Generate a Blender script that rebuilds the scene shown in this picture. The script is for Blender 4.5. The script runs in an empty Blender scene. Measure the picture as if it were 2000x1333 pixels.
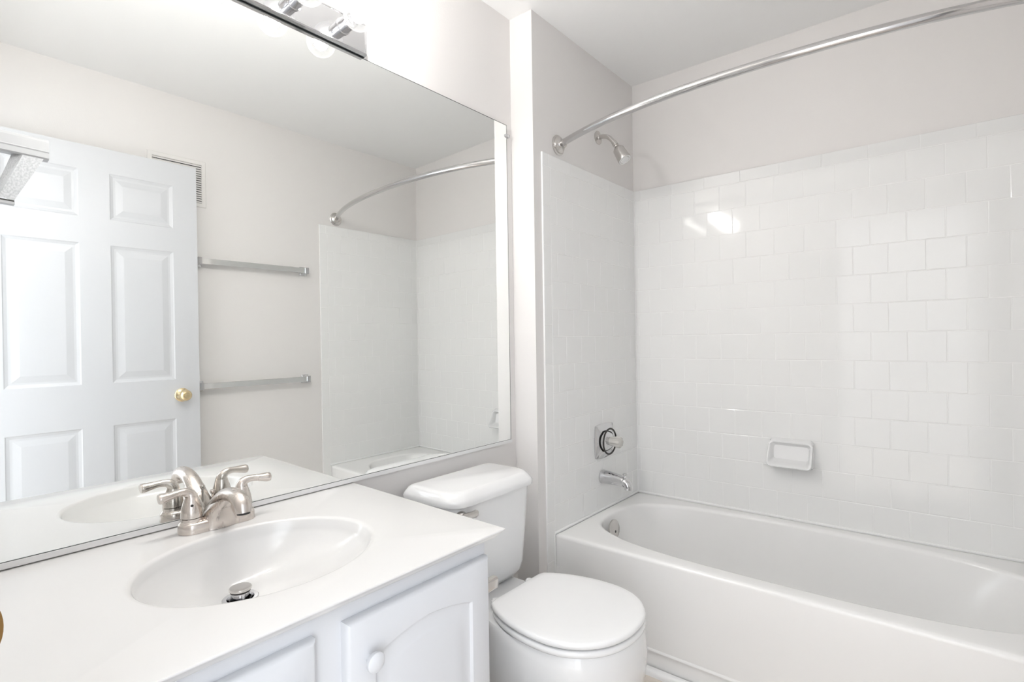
import bpy, bmesh, math, random
from mathutils import Vector, Matrix
random.seed(4)
PI = math.pi
SC = bpy.context.scene
COL = SC.collection

# ------------------------------------------------------------------ camera
cam_d = bpy.data.cameras.new('camera'); cam = bpy.data.objects.new('camera', cam_d); COL.objects.link(cam)
yaw, pit, rol = .7042, -.0045, -.0147
fw = Vector((math.cos(yaw)*math.cos(pit), math.sin(yaw)*math.cos(pit), math.sin(pit)))
rt = Vector((math.sin(yaw), -math.cos(yaw), 0)); up = rt.cross(fw)
r2 = rt*math.cos(rol) + up*math.sin(rol); u2 = -rt*math.sin(rol) + up*math.cos(rol)
m = Matrix((r2, u2, -fw)).transposed().to_4x4(); m.translation = Vector((0, -1.2825, 1.1514))
cam.matrix_world = m
cam_d.sensor_width = 36; cam_d.lens = 36*1008.09/2000
cam_d.clip_start = .02; cam_d.clip_end = 60
SC.camera = cam

# ------------------------------------------------------------------ light & exposure
SC.view_settings.view_transform = 'Standard'; SC.view_settings.look = 'None'
SC.view_settings.gamma = 1; SC.view_settings.use_curve_mapping = False
SC.view_settings.exposure = 0.54
wd = bpy.data.worlds.new('world'); SC.world = wd; wd.use_nodes = True
wd.node_tree.nodes['Background'].inputs[0].default_value = (.88, .935, 1, 1)
wd.node_tree.nodes['Background'].inputs[1].default_value = 3.2
BULB = 43.0
def area(name, loc, rot, sx, sy, power, color):
    l = bpy.data.lights.new(name, 'AREA'); l.shape = 'RECTANGLE'; l.size = sx; l.size_y = sy
    l.energy = power; l.color = color
    o = bpy.data.objects.new(name, l); COL.objects.link(o); o.location = loc; o.rotation_euler = rot
    return o
# unseen fill lamp added in the hall, brightens the room through the doorway
area('hall_fill_light', (-.80, -1.1, 2.34), (0, 0, 0), .9, 1.4, 9, (.93, .965, 1))

# ------------------------------------------------------------------ room numbers (metres)
K = .0374                       # the tub end of the room runs a little out of square
F, W, B = .0973, 1.6361, 2.3312 # faucet wall, opposite wall, long tub wall
S, HC, ZR = 1.5303, 2.3832, .39 # chase corner, ceiling height, tub rim height
XT, XTILE = 1.6232, 1.5772
P = .1095
TT = ZR + 13*P + .052
XL = .02                        # left wall
def sk(x, y): return x + K*abs(y)

# ------------------------------------------------------------------ materials
def mat(name, col, rough=.5, metal=0, spec=.5, coat=0, bump=None, trans=0, ior=None, emit=None, estr=0):
    mt = bpy.data.materials.new(name); mt.use_nodes = True; nt = mt.node_tree
    b = nt.nodes['Principled BSDF']
    b.inputs['Base Color'].default_value = (*col, 1); b.inputs['Roughness'].default_value = rough
    b.inputs['Metallic'].default_value = metal; b.inputs['Specular IOR Level'].default_value = spec
    b.inputs['Coat Weight'].default_value = coat; b.inputs['Coat Roughness'].default_value = .05
    b.inputs['Transmission Weight'].default_value = trans
    if ior: b.inputs['IOR'].default_value = ior
    if emit: b.inputs['Emission Color'].default_value = (*emit, 1); b.inputs['Emission Strength'].default_value = estr
    tc = nt.nodes.new('ShaderNodeTexCoord')
    if bump:
        sc, st, det = bump
        n = nt.nodes.new('ShaderNodeTexNoise'); n.inputs['Scale'].default_value = sc; n.inputs['Detail'].default_value = det
        nt.links.new(tc.outputs['Object'], n.inputs['Vector'])
        bp = nt.nodes.new('ShaderNodeBump'); bp.inputs['Strength'].default_value = st; bp.inputs['Distance'].default_value = .002
        nt.links.new(n.outputs['Fac'], bp.inputs['Height']); nt.links.new(bp.outputs['Normal'], b.inputs['Normal'])
    return mt
def rough_noise(mt, scale, lo, hi, stretch=(1, 1, 1)):
    nt = mt.node_tree; b = nt.nodes['Principled BSDF']
    tc = nt.nodes.new('ShaderNodeTexCoord'); mp = nt.nodes.new('ShaderNodeMapping'); mp.inputs['Scale'].default_value = stretch
    n = nt.nodes.new('ShaderNodeTexNoise'); n.inputs['Scale'].default_value = scale
    r = nt.nodes.new('ShaderNodeMapRange'); r.inputs['To Min'].default_value = lo; r.inputs['To Max'].default_value = hi
    nt.links.new(tc.outputs['Object'], mp.inputs['Vector']); nt.links.new(mp.outputs['Vector'], n.inputs['Vector'])
    nt.links.new(n.outputs['Fac'], r.inputs['Value']); nt.links.new(r.outputs['Result'], b.inputs['Roughness'])
    return mt
M = {}
M['wall'] = mat('wall_paint', (.80, .778, .762), .55, bump=(260, .12, 3))
M['ceil'] = mat('ceiling_paint', (.91, .91, .905), .8, bump=(200, .1, 2))
M['trim'] = mat('trim_paint', (.86, .86, .86), .35)
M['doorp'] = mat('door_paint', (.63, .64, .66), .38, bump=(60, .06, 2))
M['tile'] = rough_noise(mat('glazed_tile', (.88, .88, .87), .08, spec=.5), 6, .05, .10)
M['grout'] = mat('grout', (.90, .90, .89), .6)
M['tub'] = mat('tub_enamel', (.90, .895, .885), .2, coat=.1)
M['porc'] = mat('porcelain', (.84, .84, .84), .07, coat=.4)
M['seat'] = mat('seat_plastic', (.88, .88, .88), .16)
M['counter'] = mat('cultured_marble', (.75, .745, .737), .14, coat=.2)
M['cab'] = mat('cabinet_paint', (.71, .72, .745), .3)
M['nickel'] = rough_noise(mat('brushed_nickel', (.66, .61, .57), .25, metal=1), 90, .2, .32, (1, 1, .15))
M['chrome'] = mat('chrome', (.66, .66, .67), .06, metal=1)
M['satin'] = mat('satin_steel', (.62, .60, .58), .24, metal=1)
M['rodm'] = mat('rod_chrome', (.58, .57, .57), .14, metal=1)
M['brass'] = mat('polished_brass', (.80, .66, .42), .16, metal=1)
M['agedbrass'] = mat('aged_brass', (.36, .21, .08), .35, metal=1)
M['mirror'] = mat('mirror_silver', (.945, .96, .95), .0, metal=1)
M['black'] = mat('black_rubber', (.02, .018, .016), .4)
M['dark'] = mat('dark_gap', (.03, .03, .03), .7)
M['channel'] = mat('channel_metal', (.84, .84, .84), .4, metal=.3)
M['clear'] = mat('clear_acrylic', (.93, .93, .93), .05, trans=.6, ior=1.45)
M['grille'] = mat('grille_paint', (.80, .78, .76), .45)
M['core'] = mat('lit_bulb_core', (1, 1, 1), .05, emit=(1, .975, .945), estr=BULB*6.2)
def glass_globe():
    mt = bpy.data.materials.new('clear_bulb_glass'); mt.use_nodes = True; nt = mt.node_tree; nt.nodes.clear()
    out = nt.nodes.new('ShaderNodeOutputMaterial'); tr_ = nt.nodes.new('ShaderNodeBsdfTransparent'); tr_.inputs[0].default_value = (.97, .97, .97, 1)
    gl = nt.nodes.new('ShaderNodeBsdfGlossy'); gl.inputs['Roughness'].default_value = .03
    em = nt.nodes.new('ShaderNodeEmission'); em.inputs[0].default_value = (1, .98, .96, 1); em.inputs[1].default_value = .85
    lw = nt.nodes.new('ShaderNodeLayerWeight'); lw.inputs['Blend'].default_value = .35
    m1 = nt.nodes.new('ShaderNodeMixShader'); m2 = nt.nodes.new('ShaderNodeMixShader')
    mr = nt.nodes.new('ShaderNodeMapRange'); mr.inputs['To Min'].default_value = .10; mr.inputs['To Max'].default_value = .85
    nt.links.new(lw.outputs['Facing'], mr.inputs['Value']); nt.links.new(mr.outputs['Result'], m2.inputs[0])
    m1.inputs[0].default_value = .06
    nt.links.new(tr_.outputs[0], m1.inputs[1]); nt.links.new(gl.outputs[0], m1.inputs[2])
    nt.links.new(m1.outputs[0], m2.inputs[1]); nt.links.new(em.outputs[0], m2.inputs[2])
    nt.links.new(m2.outputs[0], out.inputs['Surface']); return mt
M['bulb'] = glass_globe()
M['shelf'] = mat('grey_bracket_paint', (.38, .385, .40), .35)
def marble():
    mt = mat('mottled_grey', (.6, .6, .6), .3); nt = mt.node_tree; b = nt.nodes['Principled BSDF']
    n = nt.nodes.new('ShaderNodeTexNoise'); n.inputs['Scale'].default_value = 22; n.inputs['Detail'].default_value = 5
    r = nt.nodes.new('ShaderNodeValToRGB'); r.color_ramp.elements[0].position = .35; r.color_ramp.elements[0].color = (.36, .37, .39, 1)
    r.color_ramp.elements[1].position = .62; r.color_ramp.elements[1].color = (.50, .51, .53, 1)
    nt.links.new(n.outputs['Fac'], r.inputs['Fac']); nt.links.new(r.outputs['Color'], b.inputs['Base Color']); return mt
M['mottled'] = marble()
def floor_mat():
    mt = mat('beige_floor_tile', (.7, .6, .5), .35); nt = mt.node_tree; b = nt.nodes['Principled BSDF']
    tc = nt.nodes.new('ShaderNodeTexCoord'); mp = nt.nodes.new('ShaderNodeMapping'); mp.inputs['Location'].default_value = (.13, .09, 0)
    br = nt.nodes.new('ShaderNodeTexBrick'); br.offset = 0; br.inputs['Scale'].default_value = 1
    br.inputs['Brick Width'].default_value = .305; br.inputs['Row Height'].default_value = .305
    br.inputs['Mortar Size'].default_value = .004; br.inputs['Color1'].default_value = (.74, .67, .60, 1)
    br.inputs['Color2'].default_value = (.78, .71, .64, 1); br.inputs['Mortar'].default_value = (.35, .25, .18, 1)
    nt.links.new(tc.outputs['Object'], mp.inputs['Vector']); nt.links.new(mp.outputs['Vector'], br.inputs['Vector'])
    nt.links.new(br.outputs['Color'], b.inputs['Base Color']); return mt
M['floor'] = floor_mat()

# ------------------------------------------------------------------ helpers
def link(name, bm, mt, parent=None, smooth=True, auto=True, bevel=0, seg=2, origin=None):
    me = bpy.data.meshes.new(name)
    bmesh.ops.recalc_face_normals(bm, faces=bm.faces[:])
    if origin is not None:
        bmesh.ops.translate(bm, verts=bm.verts[:], vec=-Vector(origin))
    bm.to_mesh(me); bm.free()
    for p_ in me.polygons: p_.use_smooth = smooth
    o = bpy.data.objects.new(name, me); COL.objects.link(o)
    for k in (mt if isinstance(mt, (list, tuple)) else [mt]): me.materials.append(k)
    if origin is not None: o.location = origin
    if parent is not None:
        o.parent = parent; o.location = (Vector(o.location) - Vector(parent.location))
        if parent.parent is not None: o.location = Vector(o.location) - Vector(parent.parent.location)
    if bevel:
        b = o.modifiers.new('bevel', 'BEVEL'); b.width = bevel; b.segments = seg; b.limit_method = 'ANGLE'; b.angle_limit = math.radians(35)
        b.harden_normals = False
    if smooth and auto:
        try: me.set_sharp_from_angle(angle=math.radians(38))
        except Exception: pass
    return o
def tag(o, label, cat, group=None, kind=None):
    if label: o['label'] = label
    if cat: o['category'] = cat
    if group: o['group'] = group
    if kind: o['kind'] = kind
    return o
def thing(name, label, cat, loc=(0, 0, 0), group=None):
    o = bpy.data.objects.new(name, None); COL.objects.link(o); o.location = loc; o.empty_display_size = .05
    return tag(o, label, cat, group)
def struct(name, bm, mt, label=None, **kw):
    o = link(name, bm, mt, **kw); o['kind'] = 'structure'
    if label: o['label'] = label
    return o
def box(bm, x0, x1, y0, y1, z0, z1, f=None, mi=0):
    vs = []
    for z in (z0, z1):
        for x, y in ((x0, y0), (x1, y0), (x1, y1), (x0, y1)):
            p_ = (x, y, z)
            if f: p_ = f(*p_)
            vs.append(bm.verts.new(p_))
    fs = [(0, 3, 2, 1), (4, 5, 6, 7), (0, 1, 5, 4), (1, 2, 6, 5), (2, 3, 7, 6), (3, 0, 4, 7)]
    for q in fs:
        fc = bm.faces.new([vs[i] for i in q]); fc.material_index = mi
    return vs
def skf(x, y, z): return (sk(x, y), y, z)
def loft(bm, rings, cap0=True, cap1=True, closed=False, mi=0):
    R = [[bm.verts.new(p_) for p_ in r] for r in rings]
    n = len(R[0]); pairs = list(zip(R, R[1:]))
    if closed: pairs.append((R[-1], R[0]))
    for a, b in pairs:
        for i in range(n):
            j = (i+1) % n
            fc = bm.faces.new((a[i], a[j], b[j], b[i])); fc.material_index = mi
    if cap0 and not closed: bm.faces.new(R[0][::-1]).material_index = mi
    if cap1 and not closed: bm.faces.new(R[-1]).material_index = mi
    return R
def frame_of(d, ref=None):
    d = Vector(d).normalized(); ref = Vector(ref) if ref else (Vector((0, 0, 1)) if abs(d.z) < .9 else Vector((1, 0, 0)))
    a = ref.cross(d).normalized(); b = d.cross(a).normalized(); return a, b
def lathe(bm, c, axis, prof, n=32, ref=None, cap0=True, cap1=True, sq=1.0, mi=0):
    """prof: list of (distance along axis, radius)"""
    c = Vector(c); ax = Vector(axis).normalized(); a, b = frame_of(ax, ref)
    rings = []
    for t, r in prof:
        rings.append([c + ax*t + a*(r*math.cos(2*PI*i/n)) + b*(r*sq*math.sin(2*PI*i/n)) for i in range(n)])
    loft(bm, rings, cap0, cap1, mi=mi)
def catmull(pts, k=8):
    out = []; P_ = [pts[0]] + list(pts) + [pts[-1]]
    for i in range(1, len(P_)-2):
        p0, p1, p2, p3 = [Vector(q) for q in P_[i-1:i+3]]
        for s in range(k):
            t = s/k
            out.append(.5*((2*p1) + (p2-p0)*t + (2*p0-5*p1+4*p2-p3)*t*t + (-p0+3*p1-3*p2+p3)*t**3))
    out.append(Vector(pts[-1])); return out
def sweep(bm, pts, rad, n=20, ref=(1, 0, 0), k=8, smooth=True, mi=0):
    """pts: 3-D points, rad: radius or (ra, rb) per point"""
    rr = [(r, r) if not isinstance(r, (tuple, list)) else r for r in rad]
    if smooth:
        path = catmull(pts, k); r6 = catmull([(a, b, 0) for a, b in rr], k)
    else:
        path = [Vector(p_) for p_ in pts]; r6 = [Vector((a, b, 0)) for a, b in rr]
    rings = []
    for i, p_ in enumerate(path):
        d = (path[min(i+1, len(path)-1)] - path[max(i-1, 0)]).normalized()
        b = d.cross(Vector(ref)).normalized(); a = b.cross(d).normalized()
        rings.append([p_ + a*(r6[i].x*math.cos(2*PI*j/n)) + b*(r6[i].y*math.sin(2*PI*j/n)) for j in range(n)])
    loft(bm, rings, mi=mi)
def rrect(cx, cy, hx, hy, r, n=8):
    """rounded rectangle outline, 4*n points, r may be a 4-tuple (++,-+,--,+-)"""
    if not isinstance(r, (tuple, list)): r = (r,)*4
    pts = []
    for q, (sx, sy) in enumerate(((1, 1), (-1, 1), (-1, -1), (1, -1))):
        for i in range(n):
            a = PI/2*(q + i/(n-1)); rr = r[q]
            pts.append((cx + sx*(hx-rr) + rr*math.cos(a), cy + sy*(hy-rr) + rr*math.sin(a)))
    return pts
def ring_z(pts, z): return [(x, y, z) for x, y in pts]

# ------------------------------------------------------------------ room shell
TH = .12
bm = bmesh.new(); box(bm, -1.6, 2.6, -2.2, .2, -.1, 0); struct('floor', bm, M['floor'], 'beige tiled floor', smooth=False)
bm = bmesh.new(); box(bm, -1.6, 2.6, -2.2, .2, HC, HC+.1); struct('ceiling', bm, M['ceil'], 'plain white ceiling', smooth=False)
bm = bmesh.new(); box(bm, -.1, S+.3, .006, .006+TH, 0, HC); struct('wall_north', bm, M['wall'], 'greige wall behind the mirror', smooth=False)
bm = bmesh.new()
vs = box(bm, S, 2.6, -F, .006, 0, HC)
for v in vs:                      # side of the chase runs slightly out of square like the tub end
    if v.co.x < 2: v.co.x = S + (K*F if v.co.y < -.01 else 0)
struct('wall_alcove', bm, M['wall'], 'greige wall carrying the shower head and tub taps', smooth=False)
bm = bmesh.new(); box(bm, B, B+TH, -2.0, -F+.0, 0, HC, skf); struct('wall_east', bm, M['wall'], 'greige wall along the bathtub', smooth=False)
bm = bmesh.new(); box(bm, -.1, 2.5, -W-TH, -W, 0, HC); struct('wall_south', bm, M['wall'], 'greige wall with towel bars', smooth=False)
# left wall with the doorway the photographer stands in
DY0, DY1, DZ = -1.60, -.80, 2.05
bm = bmesh.new()
box(bm, XL-TH, XL, DY1, .006, 0, HC); box(bm, XL-TH, XL, -W, DY0, 0, HC); box(bm, XL-TH, XL, DY0, DY1, DZ, HC)
struct('wall_west', bm, M['wall'], 'greige wall with the doorway', smooth=False)
# hall beyond the doorway
bm = bmesh.new(); box(bm, -1.6, -1.5, -2.2, .2, 0, HC); struct('wall_hall', bm, M['wall'], 'hall wall beyond the doorway', smooth=False)

# door casing and strike plate
bm = bmesh.new()
box(bm, XL, XL+.010, DY1+.004, DY1+.062, 0, DZ+.06); box(bm, XL, XL+.010, DY0+.0, DY1+.004, DZ+.004, DZ+.062)
box(bm, XL-TH, XL, DY1-.012, DY1, 0, DZ); box(bm, XL-TH, XL, DY0, DY1-.012, DZ-.012, DZ)
tr = struct('trim_1', bm, M['trim'], 'white painted door casing', smooth=False, bevel=.003)
bm = bmesh.new()
pr = [(-.045, .000), (-.030, .001), (-.010, .001), (.004, -.001), (.014, .003), (.0205, .010)]
lz = .968
rings = []
for i in range(13):
    t = -1 + 2*i/12; w = math.sqrt(max(0, 1-t*t))
    rings.append((lz + t*.024, w))
R0 = []
for z, w in rings:                 # curved brass lip standing proud of the jamb edge
    xe = XL + .004 + .0152*w
    R0.append([(XL-.045, DY1-.0135, z), (XL-.045, DY1-.012, z), (XL, DY1-.012, z), (xe, DY1-.006, z), (xe+.0006, DY1-.0075, z), (XL, DY1-.0135, z)])
loft(bm, R0)
link('strike_plate', bm, M['agedbrass'], tr)['label'] = 'aged brass strike plate'

# ------------------------------------------------------------------ tiles as real geometry
def tile_patch(name, umap, u0, u1, v0, rows, u_phase, top_bull=True, side_bull=None, below=None, label=None):
    """umap(u, v, d) -> world, d = distance out of the wall; side_bull: +1/-1 side of a vertical bullnose column"""
    bm = bmesh.new(); g = .0011; h = .0065
    ub0, ub1 = u0, u1
    if side_bull == -1: ub0 = u0 + .05
    if side_bull == 1: ub1 = u1 - .05
    def one(a, b, c, d, edge=None):
        if b-a < .004 or d-c < .004: return
        a += g; b -= g; c += g; d -= g
        e = .0016; tx = random.uniform(-1, 1)*.00018; tv = random.uniform(-1, 1)*.00018
        def hh(u, v): return h + tx*((u-(a+b)/2)/.05) + tv*((v-(c+d)/2)/.05)
        r0 = [umap(u, v, .001) for u, v in ((a, c), (b, c), (b, d), (a, d))]
        r1 = [umap(u, v, hh(u, v)-.0014) for u, v in ((a, c), (b, c), (b, d), (a, d))]
        r2 = [umap(u, v, hh(u, v)-.0004) for u, v in ((a+e*.4, c+e*.4), (b-e*.4, c+e*.4), (b-e*.4, d-e*.4), (a+e*.4, d-e*.4))]
        r3 = [umap(u, v, hh(u, v)) for u, v in ((a+e, c+e), (b-e, c+e), (b-e, d-e), (a+e, d-e))]
        loft(bm, [r0, r1, r2, r3], cap0=False)
    start = -(below or 0)
    for r in range(start, rows):
        c = v0 + r*P; d = c + P
        if c < 0: c = max(c, .001)
        ph = u_phase + (P/2 if r % 2 else 0)
        k0 = math.floor((ub0-ph)/P); u = ph + k0*P
        while u < ub1-1e-4:
            one(max(u, ub0), min(u+P, ub1), c, d); u += P
    if top_bull:
        c = v0 + rows*P; u = u0 + .04
        pts = [u0]
        while u < u1-.02: pts.append(u); u += .1525
        pts.append(u1)
        for a, b in zip(pts, pts[1:]): one(a, b, c, c+.052)
    if side_bull:
        a, b = (u0, u0+.05) if side_bull == -1 else (u1-.05, u1)
        v = v0 + rows*P
        while v > .01:
            v2 = max(v-.1525, .001); one(a, b, v2, v); v = v2
    # grout bed
    z0 = .001 if below else v0-.0
    top = v0 + rows*P + (.0505 if top_bull else 0)
    q = [umap(u, v, .0056) for u, v in ((u0+.001, z0), (u1-.001, z0), (u1-.001, top), (u0+.001, top))]
    q0 = [umap(u, v, .0) for u, v in ((u0+.001, z0), (u1-.001, z0), (u1-.001, top), (u0+.001, top))]
    loft(bm, [q0, q], mi=1)
    o = struct(name, bm, [M['tile'], M['grout']], label, smooth=False)
    return o
# long wall: u = -y
e_map = lambda u, v, d: (sk(B, u) - d, -u, v)
tile_patch('wall_east_tile', e_map, F, W, ZR, 13, 1.164 - 20*P, label='white tile on the long tub wall')
# faucet wall: u = x
xc = sk(B, F)
n_map = lambda u, v, d: (u, -F - d, v)
tile_patch('wall_alcove_tile', n_map, sk(XTILE, F), xc-.006, ZR, 13, xc-.006-.5*P, side_bull=-1, below=4, label='white tile around the tub taps')
s_map = lambda u, v, d: (u, -W + d, v)
xw = sk(B, W)
tile_patch('wall_south_tile', s_map, sk(XTILE, W), xw-.006, ZR, 13, xw-.006-.5*P, side_bull=-1, below=4, label='white tile at the head end of the tub')

# caulk beads and corner grout
bm = bmesh.new()
def bead(a, b, r=.0065):
    sweep(bm, [a, b], [r, r], n=8, ref=(.3, .5, 1) if abs(a[2]-b[2]) < .01 else (1, 0, 0), smooth=False)
bead((sk(XT, F)+.0, -F-.007, ZR+.002), (sk(B, F)-.006, -F-.007, ZR+.002))
bead((sk(B, F)-.007, -F-.006, ZR+.002), (sk(B, W)-.007, -W+.006, ZR+.002))
bead((sk(XT, W), -W+.007, ZR+.002), (sk(B, W)-.006, -W+.007, ZR+.002))
bead((sk(B, F)-.008, -F-.008, ZR), (sk(B, F)-.008, -F-.008, TT-.002), .003)
bead((sk(B, W)-.008, -W+.008, ZR), (sk(B, W)-.008, -W+.008, TT-.002), .003)
bead((sk(XT, F)-.001, -F-.008, .02), (sk(XT, F)-.001, -F-.008, ZR+.001), .0035)
struct('trim_2', bm, M['grout'], 'white caulk around the tub')

# baseboards and tub quarter round
bm = bmesh.new()
box(bm, .80, S, -.006, .006, 0, .085); struct('baseboard_north', bm, M['trim'], smooth=False, bevel=.004)
bm = bmesh.new()
box(bm, .95, sk(XTILE, W)-.002, -W, -W+.012, 0, .085); struct('baseboard_south', bm, M['trim'], smooth=False, bevel=.004)
bm = bmesh.new()
prof = [(0, 0)] + [(-.020*math.cos(a), .022*math.sin(a)) for a in [i*PI/12 for i in range(7)]]
rings = [[(sk(XT, y) - .001 + dx, -y, dz) for dx, dz in prof] for y in (F+.008, W-.008)]
loft(bm, rings); struct('trim_3', bm, M['trim'], 'white quarter round along the tub base')

# ------------------------------------------------------------------ bathtub
def build_tub():
    t = thing('bathtub', 'white alcove bathtub with plain apron, set between tiled walls', 'bathtub', (sk(1.98, .87), -.87, 0))
    bm = bmesh.new(); N = 128
    L0, L1 = F+.0065, W-.0065; x0, x1 = XT, B-.0065
    cx, cy = (x0+x1)/2, (L0+L1)/2; hx, hy = (x1-x0)/2, (L1-L0)/2
    def sq_pt(a, hx_, hy_):   # point on rectangle at angle
        c, s = math.cos(a), math.sin(a); k = 1/max(abs(c)/1, abs(s)/1, 1e-9)
        return c*k*hx_, s*k*hy_
    def inner(a, hx_, hy_, ex, cxx, cyy):
        c, s = math.cos(a), math.sin(a)
        # rectangle-like parametrisation, then superellipse
        px = math.copysign(abs(c)**(2/ex), c); py = math.copysign(abs(s)**(2/ex), s)
        return cxx+px*hx_, cyy+py*hy_
    A = [2*PI*(i+.5)/N for i in range(N)]
    def W3(p_, z): return (sk(p_[0], p_[1]), -p_[1], z)
    icx, icy, ihx, ihy = (1.692+2.272)/2, (.150+1.525)/2, (2.272-1.692)/2, (1.525-.150)/2
    def irect(a, d, ex, sx=0, sy=0): return inner(a, ihx-d, ihy-d, ex, icx+sx, icy+sy)
    rings = []
    def orect(a, d):
        # match the outer rectangle to the angles of the inner outline
        q = irect(a, 0, 3.0); dx, dy = q[0]-cx, q[1]-cy
        k = 1/max(abs(dx)/(hx-d), abs(dy)/(hy-d)); return cx+dx*k, cy+dy*k
    rings.append([W3(orect(a, .0), .27) for a in A])
    rings.append([W3(orect(a, .0), ZR-.014) for a in A])
    for k in range(1, 6):
        q = k*PI/2/5; rings.append([W3(orect(a, .014*(1-math.cos(q))), ZR-.014+.014*math.sin(q)) for a in A])
    # raised flange towards the tiled sides and gently dished deck
    rings.append([W3([orect(a, .03)[0], orect(a, .03)[1]], ZR) for a in A])
    rings.append([W3(irect(a, -.012, 3.0), ZR-.001) for a in A])
    for k in range(1, 6):
        q = k*PI/2/5; rings.append([W3(irect(a, .016*math.sin(q)-.010, 3.0), ZR-.001-.016*(1-math.cos(q))) for a in A])
    for z, d, ex, sy in ((.33, .012, 2.95, 0), (.27, .022, 2.9, 0), (.20, .034, 2.8, 0), (.14, .05, 2.7, 0), (.105, .07, 2.6, 0), (.085, .10, 2.6, 0), (.078, .14, 2.6, 0)):
        rr = []
        for a in A:
            q = irect(a, d, ex); yy = q[1]
            # head end slopes back more than the drain end
            t_ = max(0, (yy-icy)/ihy); yy -= t_*t_*(ZR-z)*.55
            rr.append(W3((q[0], yy), z))
        rings.append(rr)
    loft(bm, rings, cap0=False)
    # apron: front skin with a bead and a set-back toe strip
    pr = [(0, .2701), (0, .095), (.001, .084), (-.002, .080), (-.002, .075), (.007, .072), (.007, .0), (.03, .0), (.03, .2701)]
    rg = [[(sk(x0+dx, y), -y, z) for dx, z in pr] for y in (L0, L1)]
    loft(bm, rg)
    o = link('tub_body', bm, M['tub'], t)
    bm = bmesh.new()
    c = Vector((sk(1.925, .18), -.189, .338)); ax = Vector((0, -1, .10)).normalized()
    lathe(bm, c, ax, [(-.004, .030), (0, .041), (.006, .041), (.0095, .036), (.010, .0)], 40)
    ov = link('overflow_plate', bm, M['satin'], t); ov['label'] = 'chrome overflow plate'
    bm = bmesh.new(); lathe(bm, c+ax*.0095+Vector((.0, 0, -.008)), ax, [(0, .0055), (.0015, .0055), (.002, .0)], 16)
    link('screw', bm, M['dark'], ov)
    return t
build_tub()

# ------------------------------------------------------------------ soap dish (ceramic, on the long wall)
def build_soap():
    bm = bmesh.new(); y0, y1 = .703, .860; yc = (y0+y1)/2; zc = .664
    wx = sk(B, yc) - .0065
    def pt(o, n, z): return (wx - o, -n, z)
    def ring(hw, zt, zb, ot, ob, r=.016):
        pts = rrect(0, 0, hw, (zt-zb)/2, r, 8); out = []
        for a, b in pts:
            t = (b+(zt-zb)/2)/(zt-zb)
            out.append(pt(ob + (ot-ob)*t - (0), yc + a, zb + (b+(zt-zb)/2)))
        return out
    rings = [ring(.081, .724, .604, .0, .0), ring(.081, .722, .606, .006, .022), ring(.080, .718, .612, .014, .050), ring(.082, .715, .614, .020, .066),
             ring(.0805, .712, .617, .024, .071), ring(.077, .708, .621, .024, .071), ring(.073, .704, .625, .020, .066, .012),
             ring(.069, .700, .630, .012, .040, .012), ring(.064, .694, .640, .008, .018, .01)]
    loft(bm, rings)
    o = link('soap_dish', bm, M['porc']); tag(o, 'white ceramic soap dish mounted on the tiled wall above the tub', 'soap dish')
build_soap()

# ------------------------------------------------------------------ curved shower rod
def build_rod():
    t = thing('shower_curtain_rod', 'curved chrome shower curtain rod spanning above the bathtub', 'shower rod', (sk(1.69, F), -F, 1.917))
    bm = bmesh.new(); pts = []
    z = 1.918
    for i in range(41):
        s = i/40; y = F + .012 + (W-F-.024)*s
        bulge = .150*(1-abs(2*s-1)**2.3)
        pts.append((sk(1.688, y) - bulge, -y, z-.006*s))
    sweep(bm, pts, [.0128]*len(pts), n=20, ref=(0, 0, 1), smooth=False)
    link('rod', bm, M['rodm'], t)
    for y, s, zz in ((F, -1, z), (W, 1, z-.006)):
        yo = -y; bm = bmesh.new()
        if s == -1: pass
        lathe(bm, (sk(1.690, y), yo, zz), (0, s, 0), [(.0, .039), (.004, .040), (.007, .036), (.0075, .033), (.012, .032), (.016, .024), (.022, .018), (.028, .016), (.034, .015)], 40)
        link('flange', bm, M['satin'], t)
build_rod()

# ------------------------------------------------------------------ shower head
def build_shower():
    X0 = 2.003
    t = thing('wall_shower', 'brushed metal shower head on a bent arm beside the curtain rod', 'shower', (X0, -F, 2.036))
    bm = bmesh.new()
    lathe(bm, (X0, -F, 2.037), (0, -1, 0), [(0, .029), (.003, .030), (.005, .026), (.008, .012), (.010, .011)], 32)
    link('flange', bm, M['satin'], t)
    bm = bmesh.new()
    sweep(bm, [(X0, -F-.004, 2.037), (X0, -.125, 2.036), (X0, -.150, 2.026), (X0, -.168, 2.008), (X0+.001, -.182, 1.988)], [.0095]*5, n=20)
    link('arm', bm, M['satin'], t)
    a = Vector((X0+.001, -.182, 1.989)); d = Vector((.0, -.050, -.086)).normalized()
    bm = bmesh.new()
    lathe(bm, a, d, [(-.010, .0118), (.004, .0122), (.010, .0122), (.011, .0085), (.016, .0075), (.017, .010), (.020, .013), (.024, .0145), (.0245, .017), (.030, .0225),
                     (.034, .0245), (.045, .0255), (.060, .0268), (.078, .0284), (.088, .0290), (.092, .0280), (.092, .026)], 36)
    h = link('shower_head', bm, M['satin'], t)
    bm = bmesh.new()
    lathe(bm, a, d, [(.089, .0262), (.0932, .0260), (.0932, .0225), (.0915, .0215), (.0915, .0185), (.093, .0180), (.093, .0)], 36)
    link('spray_face', bm, M['trim'], h)['label'] = 'pale spray face'
build_shower()

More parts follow.
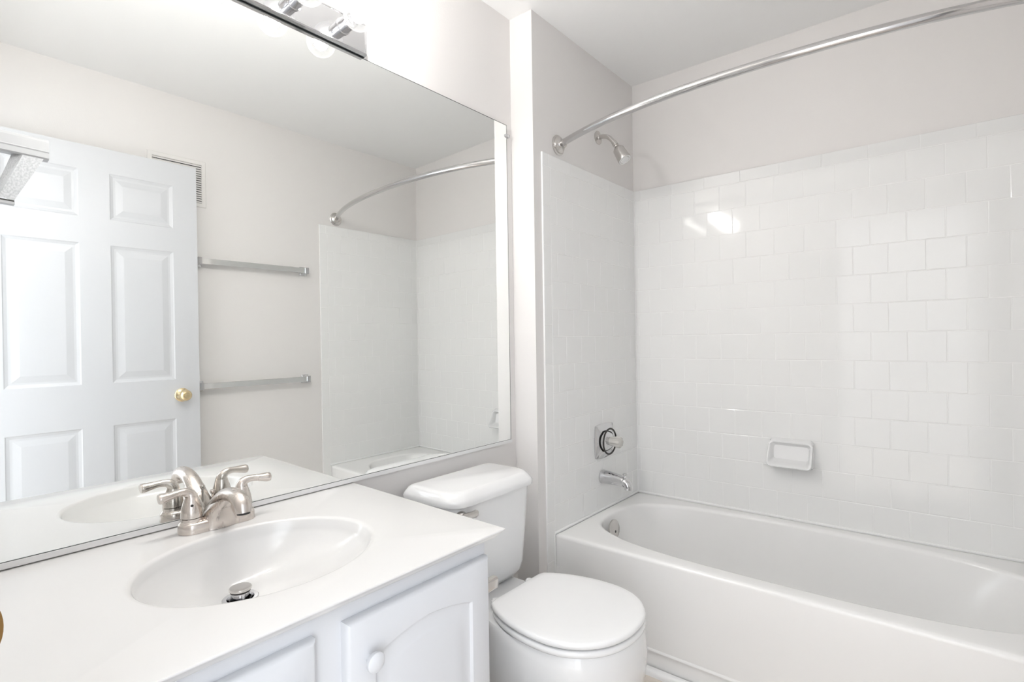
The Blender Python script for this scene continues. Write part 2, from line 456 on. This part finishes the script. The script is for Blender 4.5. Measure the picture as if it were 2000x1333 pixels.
# ------------------------------------------------------------------ tub valve and spout
def build_valve():
    X0, Z0 = 2.002, .6945; y0 = -F-.0065
    t = thing('tub_valve', 'square chrome tub valve plate with a clear knob above the spout', 'faucet handle', (X0, y0, Z0))
    bm = bmesh.new()
    def sqr(h, bow, o, n=8):
        pts = []
        for q in range(4):
            for i in range(n):
                s = -1+2*i/n; e = h + bow*(1-s*s)
                p_ = ((s*h, -e), (e, s*h), (-s*h, e), (-e, -s*h))[q]
                pts.append((X0+p_[0], y0-o, Z0+p_[1]))
        return pts
    loft(bm, [sqr(.070, .006, 0), sqr(.071, .006, .006), sqr(.068, .006, .009), sqr(.054, .007, .016), sqr(.036, .008, .027), sqr(.020, .006, .038)])
    link('valve_plate', bm, M['chrome'], t)
    bm = bmesh.new()
    R, r = .055, .0034; rings = []
    for i in range(48):
        a = 2*PI*i/48; c = Vector((X0-.004+R*math.cos(a), y0-.036, Z0+R*math.sin(a)))
        dr = Vector((math.cos(a), 0, math.sin(a)))
        rings.append([c + dr*(r*1.2*math.cos(2*PI*j/10)) + Vector((0, r*math.sin(2*PI*j/10), 0)) for j in range(10)])
    loft(bm, rings, closed=True); link('dial_ring', bm, M['black'], t)['label'] = 'black ring around the knob'
    bm = bmesh.new()
    lathe(bm, (X0, y0, Z0), (0, -1, 0), [(.020, .018), (.036, .019), (.040, .017)], 32); link('stem', bm, M['chrome'], t)
    bm = bmesh.new(); N = 48; rings = []
    for o_, r_, fl in ((.038, .018, .0), (.043, .0195, .05), (.060, .0205, .07), (.066, .0225, .10), (.080, .0235, .12), (.088, .021, .10), (.092, .014, .03), (.0925, .006, 0)):
        rings.append([(X0+r_*(1+fl*math.cos(8*2*PI*i/N))*math.cos(2*PI*i/N), y0-o_, Z0+r_*(1+fl*math.cos(8*2*PI*i/N))*math.sin(2*PI*i/N)) for i in range(N)])
    loft(bm, rings); link('knob', bm, M['knob'], t)['label'] = 'clear acrylic knob'
M['knob'] = mat('knob_acrylic', (.86, .84, .80), .08, trans=.45, ior=1.45)
build_valve()
def build_spout():
    X0 = 1.988; y0 = -F-.0065
    t = thing('tub_spout', 'chrome tub spout with a diverter pull, below the valve', 'spout', (X0, y0, .537))
    bm = bmesh.new()
    n = 28
    def ring(y, zc, hx, zt, zb, e=2.0):
        out = []
        for i in range(n):
            a = 2*PI*i/n; c, s = math.cos(a), math.sin(a)
            px = math.copysign(abs(c)**(2/e), c)*hx; pz = math.copysign(abs(s)**(2/e), s)
            out.append((X0+px, y, zc + (pz*(zt-zc) if pz > 0 else -pz*(zb-zc))))
        return out
    secs = [(0, .537, .0275, .566, .509), (-.006, .537, .029, .568, .507), (-.012, .537, .0285, .567, .508), (-.045, .537, .0265, .564, .510), (-.085, .536, .0235, .558, .510), (-.110, .533, .0215, .552, .508)]
    rings = [ring(y0+dy, zc, hx, zt, zb, 2.2) for dy, zc, hx, zt, zb in secs]
    loft(bm, rings)
    sweep(bm, [(X0, y0-.098, .532), (X0, y0-.115, .529), (X0, y0-.126, .518), (X0, y0-.128, .501)], [(.0210, .0185), (.0208, .0185), (.0200, .0175), (.0190, .0165)], n=24)
    link('spout_body', bm, M['chrome'], t)
    bm = bmesh.new(); lathe(bm, (X0, y0-.112, .548), (0, 0, 1), [(0, .005), (.010, .0045), (.012, .008), (.016, .0095), (.019, .008), (.020, .0)], 20)
    link('diverter_knob', bm, M['chrome'], t)
build_spout()

# ------------------------------------------------------------------ mirror
MB, MT_, MR, ML = .766, 1.9657, 1.4961, XL+.002
def build_mirror():
    t = thing('wall_mirror', 'large frameless wall mirror above the vanity and toilet', 'mirror', ((ML+MR)/2, 0, MB))
    bm = bmesh.new(); box(bm, ML+.002, MR-.002, 0, .005, MB+.002, MT_-.002)
    link('mirror_glass', bm, M['mirror'], t, smooth=False)
    bm = bmesh.new()
    for a in ((ML, MR, MT_-.002, MT_), (ML, MR, MB, MB+.002), (MR-.002, MR, MB+.002, MT_-.002), (ML, ML+.002, MB+.002, MT_-.002)):
        box(bm, a[0], a[1], -.0003, .006, a[2], a[3])
    link('mirror_edge', bm, M['edge'], t, smooth=False)['label'] = 'dark cut edge of the mirror'
    bm = bmesh.new()
    box(bm, ML, MR+.001, -.005, .006, .7565, MB-.0005); box(bm, ML, MR+.001, -.005, -.0032, MB-.0005, MB+.0015)
    link('bottom_channel', bm, M['channel'], t, smooth=False)['label'] = 'pale metal channel under the mirror'
    bm = bmesh.new()
    lathe(bm, (MR-.004, -.0004, 1.925), (0, -1, 0), [(0, .0065), (.004, .0062), (.0055, .004), (.0056, 0)], 20)
    lathe(bm, (MR+.008, .0055, 1.925), (0, -1, 0), [(0, .007), (.009, .0068), (.011, .004), (.0112, 0)], 20)
    box(bm, MR-.004, MR+.008, -.005, -.001, 1.920, 1.930)
    link('mirror_clip', bm, M['clear'], t)['label'] = 'clear plastic clip at the mirror edge'
M['edge'] = mat('mirror_cut_edge', (.10, .11, .105), .3)
build_mirror()

# ------------------------------------------------------------------ vanity light
def build_light():
    x0, x1 = .262, .868; zb, zt = 1.9675, 2.056
    t = thing('vanity_light', 'chrome vanity light bar with round bulbs above the mirror', 'light fixture', ((x0+x1)/2, 0, zb))
    bm = bmesh.new()
    def rg(y, i): return [(x0+i, y, zb+i), (x1-i, y, zb+i), (x1-i, y, zt-i), (x0+i, y, zt-i)]
    loft(bm, [rg(.006, 0), rg(-.017, 0), rg(-.0195, .003), rg(-.0195, .006), rg(-.0185, .007)])
    link('fixture_bar', bm, M['chrome'], t, smooth=False)
    xs = [.790 - .1405*i for i in range(4)]
    zc = 2.015; ob = ol = None
    for i, x in enumerate(xs):
        bm = bmesh.new()
        lathe(bm, (x, -.0187, zc), (0, -1, 0), [(0, .0215), (.004, .0215), (.005, .0195), (.030, .0190), (.034, .0195), (.046, .0185), (.046, .015), (.030, .014)], 32, cap1=False)
        s = link('bulb_socket', bm, M['chrome'], t)
        bm = bmesh.new()
        prof = [(.034, .013), (.040, .0135), (.046, .0165)]
        R = .040; cc = .0855-.0187+.010
        for k in range(1, 25):
            a = PI - .40 - (PI-.40)*k/24
            prof.append((cc + R*math.cos(a)*1.0, max(R*math.sin(a), 0)))
        lathe(bm, (x, -.0187, zc), (0, -1, 0), prof, 36)
        b = link('light_bulb', bm, M['bulb'], t)
        bm = bmesh.new(); bmesh.ops.create_uvsphere(bm, u_segments=24, v_segments=14, radius=.020)
        bmesh.ops.translate(bm, verts=bm.verts[:], vec=(x, -.0187-cc, zc)); link('glowing_core', bm, M['core'], b)
build_light()

# ------------------------------------------------------------------ vanity
VZ = .7538; VX1 = .812; VY = .5675
def arch_outline(cx, cz, hw, zt, zb, rise, n=40):
    """outline (x,z) sampled evenly by corner; flat when rise = 0"""
    pts = []
    q = n//4
    for i in range(q): pts.append((cx-hw+2*hw*i/q, zb))
    for i in range(q): pts.append((cx+hw, zb+(zt-zb)*i/q))
    for i in range(q):
        s = 1-2*i/q; pts.append((cx+hw*s, zt + rise*(1-abs(s)**1.7)))
    for i in range(q): pts.append((cx-hw, zt-(zt-zb)*i/q))
    return pts
def cab_door(name, x0, x1, z0, z1, y0, parent, rise):
    bm = bmesh.new(); cx = (x0+x1)/2; hw = (x1-x0)/2
    def R(o, d, y, r=0, zt_=None): return [(x, y, z) for x, z in arch_outline(cx, 0, hw-o, (z1-d) if zt_ is None else zt_, z0+d, r)]
    st = .052
    rings = [R(0, 0, y0), R(0, 0, y0-.011), R(.003, .003, y0-.0155), R(.007, .007, y0-.018),
             R(st, st, y0-.018, rise, z1-st-rise), R(st+.004, st+.004, y0-.0125, rise, z1-st-rise-.004), R(st+.010, st+.010, y0-.0115, rise, z1-st-rise-.010),
             R(st+.030, st+.030, y0-.0165, rise*.9, z1-st-rise-.030), R(st+.032, st+.032, y0-.017, rise*.9, z1-st-rise-.032)]
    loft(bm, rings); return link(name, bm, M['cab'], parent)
def build_vanity():
    t = thing('vanity_cabinet', 'white painted vanity cabinet with raised panel doors under the sink counter', 'cabinet', (.41, -.27, 0))
    x0, x1, yf = XL+.002, .7865, -.5305
    bm = bmesh.new(); z1 = VZ-.0225
    box(bm, x0, x0+.016, yf+.018, .004, .09, z1); box(bm, x1-.016, x1, yf+.018, .004, .09, z1)
    box(bm, x0+.016, x1-.016, yf+.018, .004, .09, .106); box(bm, x0, x1, yf+.07, .0, .0, .09)
    # face frame with door openings as one front plate
    box(bm, x0, x1, yf, yf+.018, .09, z1)
    link('cabinet_body', bm, M['cab'], t, smooth=False, bevel=.0015)
    for a, b, kx in ((.449, .782, .490), (.066, .399, .358)):
        d = cab_door('door', a, b, .115, .700, yf-.0002, t, .022)
        bm = bmesh.new(); lathe(bm, (kx, yf-.018, .628), (0, -1, 0), [(0, .0075), (.004, .0065), (.009, .008), (.012, .0145), (.016, .0165), (.020, .0160), (.023, .0125), (.0245, .006), (.0248, 0)], 32)
        k = link('knob', bm, M['cab'], d)
    # drawer false front is not present; countertop is a thing of its own
    c = thing('sink_countertop', 'white cultured marble countertop with an integral oval sink bowl', 'countertop', (.43, -.28, VZ-.0225))
    bm = bmesh.new(); N = 144
    X0, X1, Y0, Y1 = XL+.001, VX1, -VY, .0055
    ex, ey, ea, eb = .435, -.290, .209, .177
    A = [2*PI*(i+.5)/N for i in range(N)]
    def rect(a, d):
        dx, dy = ea*math.cos(a), eb*math.sin(a)
        hx1, hx0, hy1, hy0 = X1-d-ex, ex-X0, Y1-ey, ey-(Y0+d)
        k = min((hx1 if dx > 0 else hx0)/max(abs(dx), 1e-9), (hy1 if dy > 0 else hy0)/max(abs(dy), 1e-9))
        return (ex+dx*k, ey+dy*k)
    # snap nearest samples to the four corners
    def rr(d, z):
        pts = [list(rect(a, d)) for a in A]
        for cx_, cy_ in ((X1-d, Y0+d), (X1-d, Y1), (X0, Y1), (X0, Y0+d)):
            j = min(range(N), key=lambda i: (pts[i][0]-cx_)**2+(pts[i][1]-cy_)**2); pts[j] = [cx_, cy_]
        return [(x, y, z) for x, y in pts]
    z = VZ
    rings = [rr(.021, z-.022), rr(.0185, z-.0205), rr(.012, z-.014), rr(.004, z-.006), rr(0.0006, z-.0032), rr(0, z-.002), rr(.0008, z-.0006), rr(.0026, z)]
    def el(k, dz, sx=0, sy=0): return [(ex+sx+ea*k*math.cos(a), ey+sy+eb*k*math.sin(a), z+dz) for a in A]
    rings += [el(1.03, 0), el(1.005, -.0004), el(.99, -.002), el(.975, -.0055)]
    dx_, dy_ = .420-ex, -.218-ey
    for k in (.95, .92, .88, .83, .77, .70, .62, .53, .44, .35, .27, .20):
        dep = -.101*(1-k**2.5)**.80 - .003
        s = (1-k)**1.0
        rings.append(el(k, dep, dx_*s*1.25, dy_*s*1.25))
    # drain opening
    zc = rings[-1][0][2]; cxd, cyd = ex+dx_, ey+dy_
    rings.append([(cxd+.031*math.cos(a), cyd+.031*math.sin(a), zc-.001) for a in A])
    loft(bm, rings, cap0=False, cap1=False)
    link('counter_slab', bm, M['counter'], c)
    bm = bmesh.new()
    lathe(bm, (cxd, cyd, zc), (0, 0, 1), [(.0004, .0325), (.0018, .0308), (.0008, .0245), (-.004, .0225), (-.03, .0215)], 40, cap0=False)
    dr = link('drain_flange', bm, M['chrome'], c); dr['label'] = 'chrome drain flange'
    bm = bmesh.new()
    lathe(bm, (cxd, cyd, zc), (0, 0, 1), [(-.028, .012), (-.004, .013), (-.002, .015), (.010, .0158), (.0135, .0158)], 32)
    for k in range(3):
        a = 2*PI*k/3+.5; ca, sa = math.cos(a), math.sin(a)
        lathe(bm, (cxd+.013*ca, cyd+.013*sa, zc-.01), (0, 0, 1), [(0, .0045), (.023, .0045)], 12)
    link('stopper_stem', bm, M['chrome'], dr)
    bm = bmesh.new(); lathe(bm, (cxd, cyd, zc), (0, 0, 1), [(.0130, .0182), (.0162, .0182)], 32); link('stopper_seal', bm, M['black'], dr)
    bm = bmesh.new(); lathe(bm, (cxd, cyd, zc), (0, 0, 1), [(.0162, .0188), (.0170, .0202), (.0195, .0206), (.0215, .0195), (.0222, .012), (.0219, 0)], 36)
    link('stopper_cap', bm, M['satin'], dr)
    bm = bmesh.new(); lathe(bm, (cxd, cyd, zc), (0, 0, 1), [(-.03, .0215), (-.029, 0)], 24, cap0=False); link('drain_hole', bm, M['satin'], dr)
build_vanity()

# ------------------------------------------------------------------ basin faucet
def build_faucet():
    cx, cy, z0 = .439, -.0575, VZ
    t = thing('sink_faucet', 'brushed nickel two handle faucet behind the sink bowl', 'faucet', (cx, cy, z0))
    bm = bmesh.new()
    def st(hx, hy, z): return ring_z(rrect(cx, cy, hx, hy, hy-.0005, 10), z)
    loft(bm, [st(.0765, .0275, z0+.0004), st(.0768, .0278, z0+.002), st(.0760, .0270, z0+.016), st(.0745, .0255, z0+.020), st(.071, .022, z0+.0225)])
    for s in (-1, 1):
        lathe(bm, (cx+s*.051, cy, z0+.018), (0, 0, 1), [(0, .0235), (.004, .0225), (.006, .0205), (.012, .0202), (.0125, .0185)], 32)
    link('faucet_base', bm, M['nickel'], t)
    bm = bmesh.new()
    # arched spout
    sweep(bm, [(cx, -.034, z0+.012), (cx, -.046, z0+.036), (cx, -.072, z0+.056), (cx, -.105, z0+.074), (cx, -.140, z0+.081), (cx, -.170, z0+.078), (cx, -.187, z0+.067), (cx, -.191, z0+.054)],
          [(.022, .014), (.021, .014), (.0190, .014), (.0175, .014), (.0168, .0145), (.0166, .0155), (.0163, .0158), (.0156, .0156)], n=28)
    # flared skirt under the arch
    def oval(cyy, hx, hy, z, e=2.6):
        out = []
        for i in range(28):
            a = 2*PI*i/28; c, s = math.cos(a), math.sin(a)
            out.append((cx+math.copysign(abs(c)**(2/e), c)*hx, cyy+math.copysign(abs(s)**(2/e), s)*hy, z))
        return out
    loft(bm, [oval(-.0610, .0400, .0285, z0+.001), oval(-.0612, .0375, .0285, z0+.012), oval(-.0625, .0320, .0290, z0+.024), oval(-.066, .0260, .0310, z0+.036), oval(-.073, .0205, .0345, z0+.048), oval(-.084, .0160, .0360, z0+.058), oval(-.096, .0125, .030, z0+.066), oval(-.103, .008, .018, z0+.070)])
    sp = link('spout', bm, M['nickel'], t)
    bm = bmesh.new(); lathe(bm, (cx, -.191, z0+.056), (0, -.06, -1), [(0, .0125), (.0045, .0125), (.0048, 0)], 28); link('aerator', bm, M['dark'], sp)['label'] = 'dark aerator ring'
    bm = bmesh.new()
    lathe(bm, (cx, -.030, z0+.01), (0, 0, 1), [(0, .0022), (.052, .0022), (.054, .004), (.057, .0052), (.061, .0052), (.062, .0045), (.0625, 0)], 16)
    link('lift_rod', bm, M['nickel'], t)
    for s in (-1, 1):
        hx = cx + s*.051
        bm = bmesh.new()
        lathe(bm, (hx, cy, z0+.0305), (0, 0, 1), [(0, .0185), (.001, .0205), (.010, .0203), (.022, .0185), (.034, .0150), (.044, .0120)], 32)
        P3 = [(0, 0, .062), (0, .001, .072), (s*.003, .002, .080), (s*.012, .001, .0855), (s*.026, -.001, .0865), (s*.042, -.003, .0845), (s*.055, -.004, .083), (s*.0605, -.004, .0825)]
        rad = [(.0130, .0130), (.0120, .0125), (.0108, .0106), (.0090, .0086), (.0085, .0072), (.0105, .0086), (.0125, .0104), (.0112, .0092)]
        sweep(bm, [(hx+p_[0], cy+p_[1], z0+p_[2]) for p_ in P3], rad, n=20, ref=(0, 1, 0))
        h = link('handle', bm, M['nickel'], t)
        bm = bmesh.new(); lathe(bm, (hx, cy, z0+.0295), (0, 0, 1), [(0, .0178), (.0012, .0178)], 28); link('seal_ring', bm, M['black'], h)
        if s == -1:
            bm = bmesh.new(); lathe(bm, (hx-.004, cy-.0165, z0+.0585), (0, -1, .3), [(0, .0028), (.0006, .0028), (.0012, 0)], 14); link('set_screw', bm, M['black'], h)
build_faucet()

# ------------------------------------------------------------------ toilet
def build_toilet():
    ox = 1.147
    t = thing('toilet', 'white two piece toilet with closed lid between vanity and bathtub', 'toilet', (ox, -.02, 0))
    def L(x, y): return (ox + x + .060*(-y), y)      # the toilet stands a touch askew
    def egg(w, ym, yf, yb, wb, n=64, rc=.02, e=2.15):
        """closed outline: front superellipse, sides, flat back"""
        pts = []
        # front half from right side round to left
        m_ = n*5//8
        for i in range(m_+1):
            a = PI*i/m_; c, s = math.cos(a), math.sin(a)
            pts.append((math.copysign(abs(c)**(2/e), c)*w, ym - (ym-yf)*abs(s)**(2/e)))
        # left side back to corner
        def side(s_):
            k = math.sqrt(max(1-(wb/w)**2, 1e-6)); Lb = (yb-ym)/k
            out = []
            q = 7
            for i in range(1, q+1):
                y = ym + (yb-ym-rc*.3)*i/q; out.append((s_*w*math.sqrt(1-((y-ym)/Lb)**2), y))
            return out
        ls = side(-1); pts += ls
        pts.append((-wb*.96, yb-.003)); pts.append((-wb*.86, yb)); pts.append((0, yb)); pts.append((wb*.86, yb)); pts.append((wb*.96, yb-.003))
        pts += side(1)[::-1]
        return [L(x, y) for x, y in pts]
    # bowl
    bm = bmesh.new()
    S_ = [(.0, .105, -.40, -.545, -.10, .095), (.012, .108, -.40, -.550, -.10, .098), (.05, .104, -.40, -.545, -.10, .095), (.11, .106, -.41, -.55, -.11, .090), (.16, .135, -.44, -.61, -.16, .072),
          (.21, .162, -.475, -.655, -.20, .070), (.26, .178, -.49, -.674, -.225, .074), (.31, .182, -.495, -.678, -.235, .082), (.35, .180, -.50, -.674, -.24, .095), (.374, .175, -.50, -.670, -.24, .105), (.380, .171, -.50, -.666, -.242, .105)]
    loft(bm, [ring_z(egg(w, ym, yf, yb, wb), z) for z, w, ym, yf, yb, wb in S_])
    # deck behind the bowl carrying the tank
    def dk(hx, z): return [(*L(x, y), z) for x, y in rrect(0, -.165, hx, .125, .03, 8)]
    loft(bm, [dk(.070, .20), dk(.085, .30), dk(.112, .360), dk(.114, .372), dk(.110, .378)])
    link('bowl', bm, M['porc'], t)
    # tank
    bm = bmesh.new()
    def tk(hx, yb, yf, z, bow=.012, r=(.02, .02, .05, .05)):
        pts = rrect(0, (yb+yf)/2, hx, (yb-yf)/2, r, 10); out = []
        for x, y in pts:
            if y < (yb+yf)/2: y -= bow*(1-(x/hx)**2)
            out.append((*L(x, y), z))
        return out
    loft(bm, [tk(.125, -.05, -.185, .381), tk(.150, -.045, -.198, .389), tk(.165, -.04, -.207, .405), tk(.170, -.036, -.211, .43), tk(.175, -.032, -.219, .55), tk(.181, -.03, -.226, .672), tk(.181, -.03, -.226, .690)])
    link('tank', bm, M['porc'], t)
    bm = bmesh.new()
    lr = (.022, .022, .055, .055)
    loft(bm, [tk(.186, -.026, -.232, .676, .014, lr), tk(.192, -.022, -.238, .679, .014, lr), tk(.193, -.021, -.239, .690, .014, lr), tk(.190, -.024, -.235, .698, .014, lr), tk(.181, -.032, -.225, .712, .014, lr), tk(.176, -.037, -.219, .7165, .014, lr), tk(.168, -.045, -.210, .7185, .014, lr)])
    link('tank_lid', bm, M['porc'], t)
    # seat and lid
    def ringset(w, yf, yb, z0, z1, rr=.007):
        out = []
        wb = .117
        for k in range(7):
            a = -PI/2 + PI*k/6; o = rr*(1-math.cos(a)); z = (z0+z1)/2 + (z1-z0)/2*math.sin(a)
            out.append(ring_z(egg(w-o, -.50, yf+o, yb-o*.6, wb-o*.5), z))
        return out
    bm = bmesh.new(); loft(bm, ringset(.1805, -.674, -.305, .3815, .3985)); link('seat', bm, M['seat'], t)
    bm = bmesh.new()
    rs = ringset(.1805, -.674, -.298, .4015, .4195, .009)
    rs.append(ring_z(egg(.155, -.50, -.655, -.322, .100), .4215)); rs.append(ring_z(egg(.10, -.50, -.60, -.36, .07), .4222))
    loft(bm, rs); link('seat_lid', bm, M['seat'], t)
    for s in (-1, 1):
        bm = bmesh.new(); x, y = L(s*.078, -.283)
        lathe(bm, (x, y, .379), (0, 0, 1), [(0, .014), (.012, .013), (.024, .012), (.028, .008), (.0285, 0)], 20)
        link('hinge', bm, M['seat'], t)
    # lever
    bm = bmesh.new(); x, y = L(-.150, -.232)
    lathe(bm, (x, y+.012, .655), (0, -1, 0), [(0, .012), (.014, .012), (.020, .008)], 20)
    rg = []
    for i, (dx, hz, yy) in enumerate(((-.012, .009, -.015), (.0, .010, -.017), (.02, .009, -.018), (.036, .0105, -.0185), (.042, .008, -.018))):
        rg.append([(x+dx, y+yy+oy, .655+oz*hz) for oy, oz in ((.004, -1), (.004, 1), (-.001, 1.0), (-.004, .6), (-.004, -.6), (-.001, -1))])
    loft(bm, rg); link('flush_lever', bm, M['satin'], t)['label'] = 'silver flush lever'
build_toilet()

# ------------------------------------------------------------------ toilet paper holder on the vanity side
def build_tp():
    x0 = .787
    t = thing('toilet_paper_holder', 'grey metal toilet paper holder on the side of the vanity by the toilet', 'paper holder', (x0, -.44, .606))
    for y in (-.505, -.375):
        bm = bmesh.new()
        def q(x, h, w): return [(x, a, b) for a, b in rrect(y, .611, w, h, .005, 5)]
        loft(bm, [q(x0, .020, .016), q(x0+.004, .020, .016), q(x0+.008, .0145, .010), q(x0+.045, .013, .009), q(x0+.058, .013, .009), q(x0+.062, .009, .006)])
        link('post', bm, M['satin'], t)
    bm = bmesh.new(); lathe(bm, (x0+.045, -.495, .611), (0, 1, 0), [(0, .006), (.02, .009), (.09, .009), (.11, .006)], 20); link('roller', bm, M['satin'], t)
build_tp()

# ------------------------------------------------------------------ towel bars on the far wall (seen in the mirror)
def build_towel(z, label):
    xa, xb = .965, 1.532; y0 = -W
    t = thing('towel_bar', label, 'towel bar', ((xa+xb)/2, y0, z), 'towel bars')
    for x in (xa, xb):
        bm = bmesh.new()
        def q(o, h): return [(x+a, y0+o, z+b) for a, b in rrect(0, 0, h, h*1.15, .002, 4)]
        loft(bm, [q(0, .022), q(.004, .022), q(.009, .017), q(.010, .012), q(.034, .010)])
        box(bm, x-.010, x+.010, y0+.032, y0+.0535, z-.018, z+.018)
        link('post', bm, M['chrome'], t)
    bm = bmesh.new(); box(bm, xa-.012, xb+.012, y0+.040, y0+.0495, z-.0150, z+.0150)
    link('bar', bm, M['bar'], t, smooth=False, bevel=.0015)
M['bar'] = mat('bar_metal', (.80, .80, .79), .09, metal=1)
build_towel(1.567, 'upper square chrome towel bar on the wall beside the open door')
build_towel(.933, 'lower square chrome towel bar, level with the door knob')

# ------------------------------------------------------------------ wall grille
def build_vent():
    x0, x1, z0, z1 = .760, 1.016, 1.846, 2.082; y0 = -W
    t = thing('wall_vent', 'painted louvered vent grille high on the wall behind the door', 'vent', ((x0+x1)/2, y0, (z0+z1)/2))
    bm = bmesh.new()
    def q(i, o): return [(x0+i, y0+o, z0+i), (x1-i, y0+o, z0+i), (x1-i, y0+o, z1-i), (x0+i, y0+o, z1-i)]
    R = loft(bm, [q(0, 0), q(0, .003), q(.003, .006), q(.020, .006), q(.021, .0015)], cap1=False)
    link('vent_frame', bm, M['grille'], t, smooth=False)
    bm = bmesh.new(); box(bm, x0+.02, x1-.02, y0+.0002, y0+.001, z0+.02, z1-.02); link('backing', bm, M['dark'], t, smooth=False)
    n = 17
    for i in range(n):
        z = z0+.026+(z1-z0-.052)*i/(n-1); bm = bmesh.new()
        vs = [bm.verts.new(v) for v in ((x0+.02, y0+.0012, z+.0045), (x1-.02, y0+.0012, z+.0045), (x1-.02, y0+.0055, z-.0035), (x0+.02, y0+.0055, z-.0035),
                                        (x0+.02, y0+.0012, z+.0035), (x1-.02, y0+.0012, z+.0035), (x1-.02, y0+.0055, z-.0045), (x0+.02, y0+.0055, z-.0045))]
        for f_ in ((0, 1, 2, 3), (7, 6, 5, 4), (0, 3, 7, 4), (1, 5, 6, 2), (3, 2, 6, 7), (0, 4, 5, 1)): bm.faces.new([vs[k] for k in f_])
        link('louver', bm, M['grille'], t, smooth=False)
build_vent()

# ------------------------------------------------------------------ open six panel door lying against the far wall
def build_door():
    x0, x1, z0, z1 = .105, .945, .012, 2.017; yf, yb = -1.556, -1.590
    t = bpy.data.objects.new('door_1', None); COL.objects.link(t); t.location = (x0, yb, 0); t['kind'] = 'structure'; t['label'] = 'white six panel door standing open'
    bm = bmesh.new()
    xs = [x0, .250, .490, .598, .842, x1]; zs = [z0, .215, .792, .980, 1.592, 1.705, 1.910, z1]
    V = {}
    for i, x in enumerate(xs):
        for j, z in enumerate(zs): V[i, j] = bm.verts.new((x, yf, z))
    panels = []
    for i in range(5):
        for j in range(7):
            f_ = bm.faces.new((V[i, j], V[i+1, j], V[i+1, j+1], V[i, j+1]))
            if i in (1, 3) and j in (1, 3, 5): panels.append(f_)
    bmesh.ops.recalc_face_normals(bm, faces=bm.faces[:])
    if bm.faces[0].normal.y < 0: bmesh.ops.reverse_faces(bm, faces=bm.faces[:])
    for f_ in panels:
        for th, dp in ((.004, -.003), (.010, -.003), (.008, 0), (.026, .0045)):
            bmesh.ops.inset_individual(bm, faces=[f_], thickness=th, depth=dp, use_even_offset=True)
    # edges and back
    a = [bm.verts.new(p_) for p_ in ((x0, yb, z0), (x1, yb, z0), (x1, yb, z1), (x0, yb, z1))]
    bm.faces.new(a)
    bot = [V[i, 0] for i in range(6)]; top = [V[i, 7] for i in range(6)]; lf = [V[0, j] for j in range(8)]; rg = [V[5, j] for j in range(8)]
    bm.faces.new(bot + [a[1], a[0]]); bm.faces.new(top + [a[2], a[3]]); bm.faces.new(lf + [a[3], a[0]]); bm.faces.new(rg + [a[2], a[1]])
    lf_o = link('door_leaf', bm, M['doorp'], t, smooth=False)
    lf_o.rotation_euler = (0, 0, 0)
    kx, kz = .868, .903
    bm = bmesh.new()
    lathe(bm, (kx, yf, kz), (0, 1, 0), [(0, .0325), (.003, .0325), (.006, .029), (.009, .020), (.012, .0125), (.026, .0120), (.030, .0155), (.036, .0235), (.044, .0268), (.054, .0262), (.062, .022), (.066, .0155), (.0665, .0155)], 40)
    k = link('door_knob', bm, M['brass'], t); k['label'] = 'polished brass door knob'
    bm = bmesh.new(); lathe(bm, (kx, yf+.0655, kz), (0, 1, 0), [(0, .0125), (.0035, .0115), (.0035, .004), (.002, .0035), (.002, 0)], 28); link('thumb_turn', bm, M['brass'], k)
    bm = bmesh.new(); box(bm, x1, x1+.0015, yb+.005, yf-.005, kz-.03, kz+.03); link('latch_plate', bm, M['brass'], t, smooth=False)
build_door()

# ------------------------------------------------------------------ pale bar on a bracket, high on the left wall (mirror only)
def build_bracket():
    y = -.65; o = .02
    t = thing('wall_bracket', 'pale grey bar on a slanted bracket high on the left wall', 'bracket', (XL, y, 1.70))
    bm = bmesh.new()
    # moulded bar running out from the left wall
    pr = [(0, 1.678), (0, 1.692), (.0015, 1.695), (0, 1.698), (0, 1.722), (-.0015, 1.7285), (-.030, 1.7285), (-.030, 1.674), (-.004, 1.674)]
    rings = [[(x, y+dy, z + (x-.281)*-.03) for dy, z in pr] for x in (XL, .271)]
    loft(bm, rings); link('bar', bm, M['shelf'], t, smooth=False)
    bm = bmesh.new()
    # slanted bracket leaning down towards the wall
    top = [(.252, y-.002, 1.674), (.272, y-.004, 1.674), (.262, y-.028, 1.674), (.205, y-.028, 1.674)]
    top = [(.217, y-.003, 1.676), (.260, y-.003, 1.675), (.252, y-.024, 1.675), (.196, y-.024, 1.676)]
    bot = [(.168, y-.003, 1.553), (.198, y-.003, 1.547), (.193, y-.024, 1.550), (.160, y-.024, 1.566)]
    loft(bm, [bot, top]); link('brace', bm, M['mottled'], t, smooth=False)['label'] = 'mottled grey slanted brace'
    bm = bmesh.new()
    box(bm, XL, .199, y-.026, y-.001, 1.535, 1.542, lambda x, yy, z: (x, yy, z+(x-.21)*-.06)); link('lower_rail', bm, M['shelf'], t, smooth=False)
    bm = bmesh.new()
    box(bm, .158, .1985, y-.025, y-.002, 1.5422, 1.546, lambda x, yy, z: (x, yy, z+(x-.21)*-.06)); link('gasket', bm, M['black'], t, smooth=False)
build_bracket()
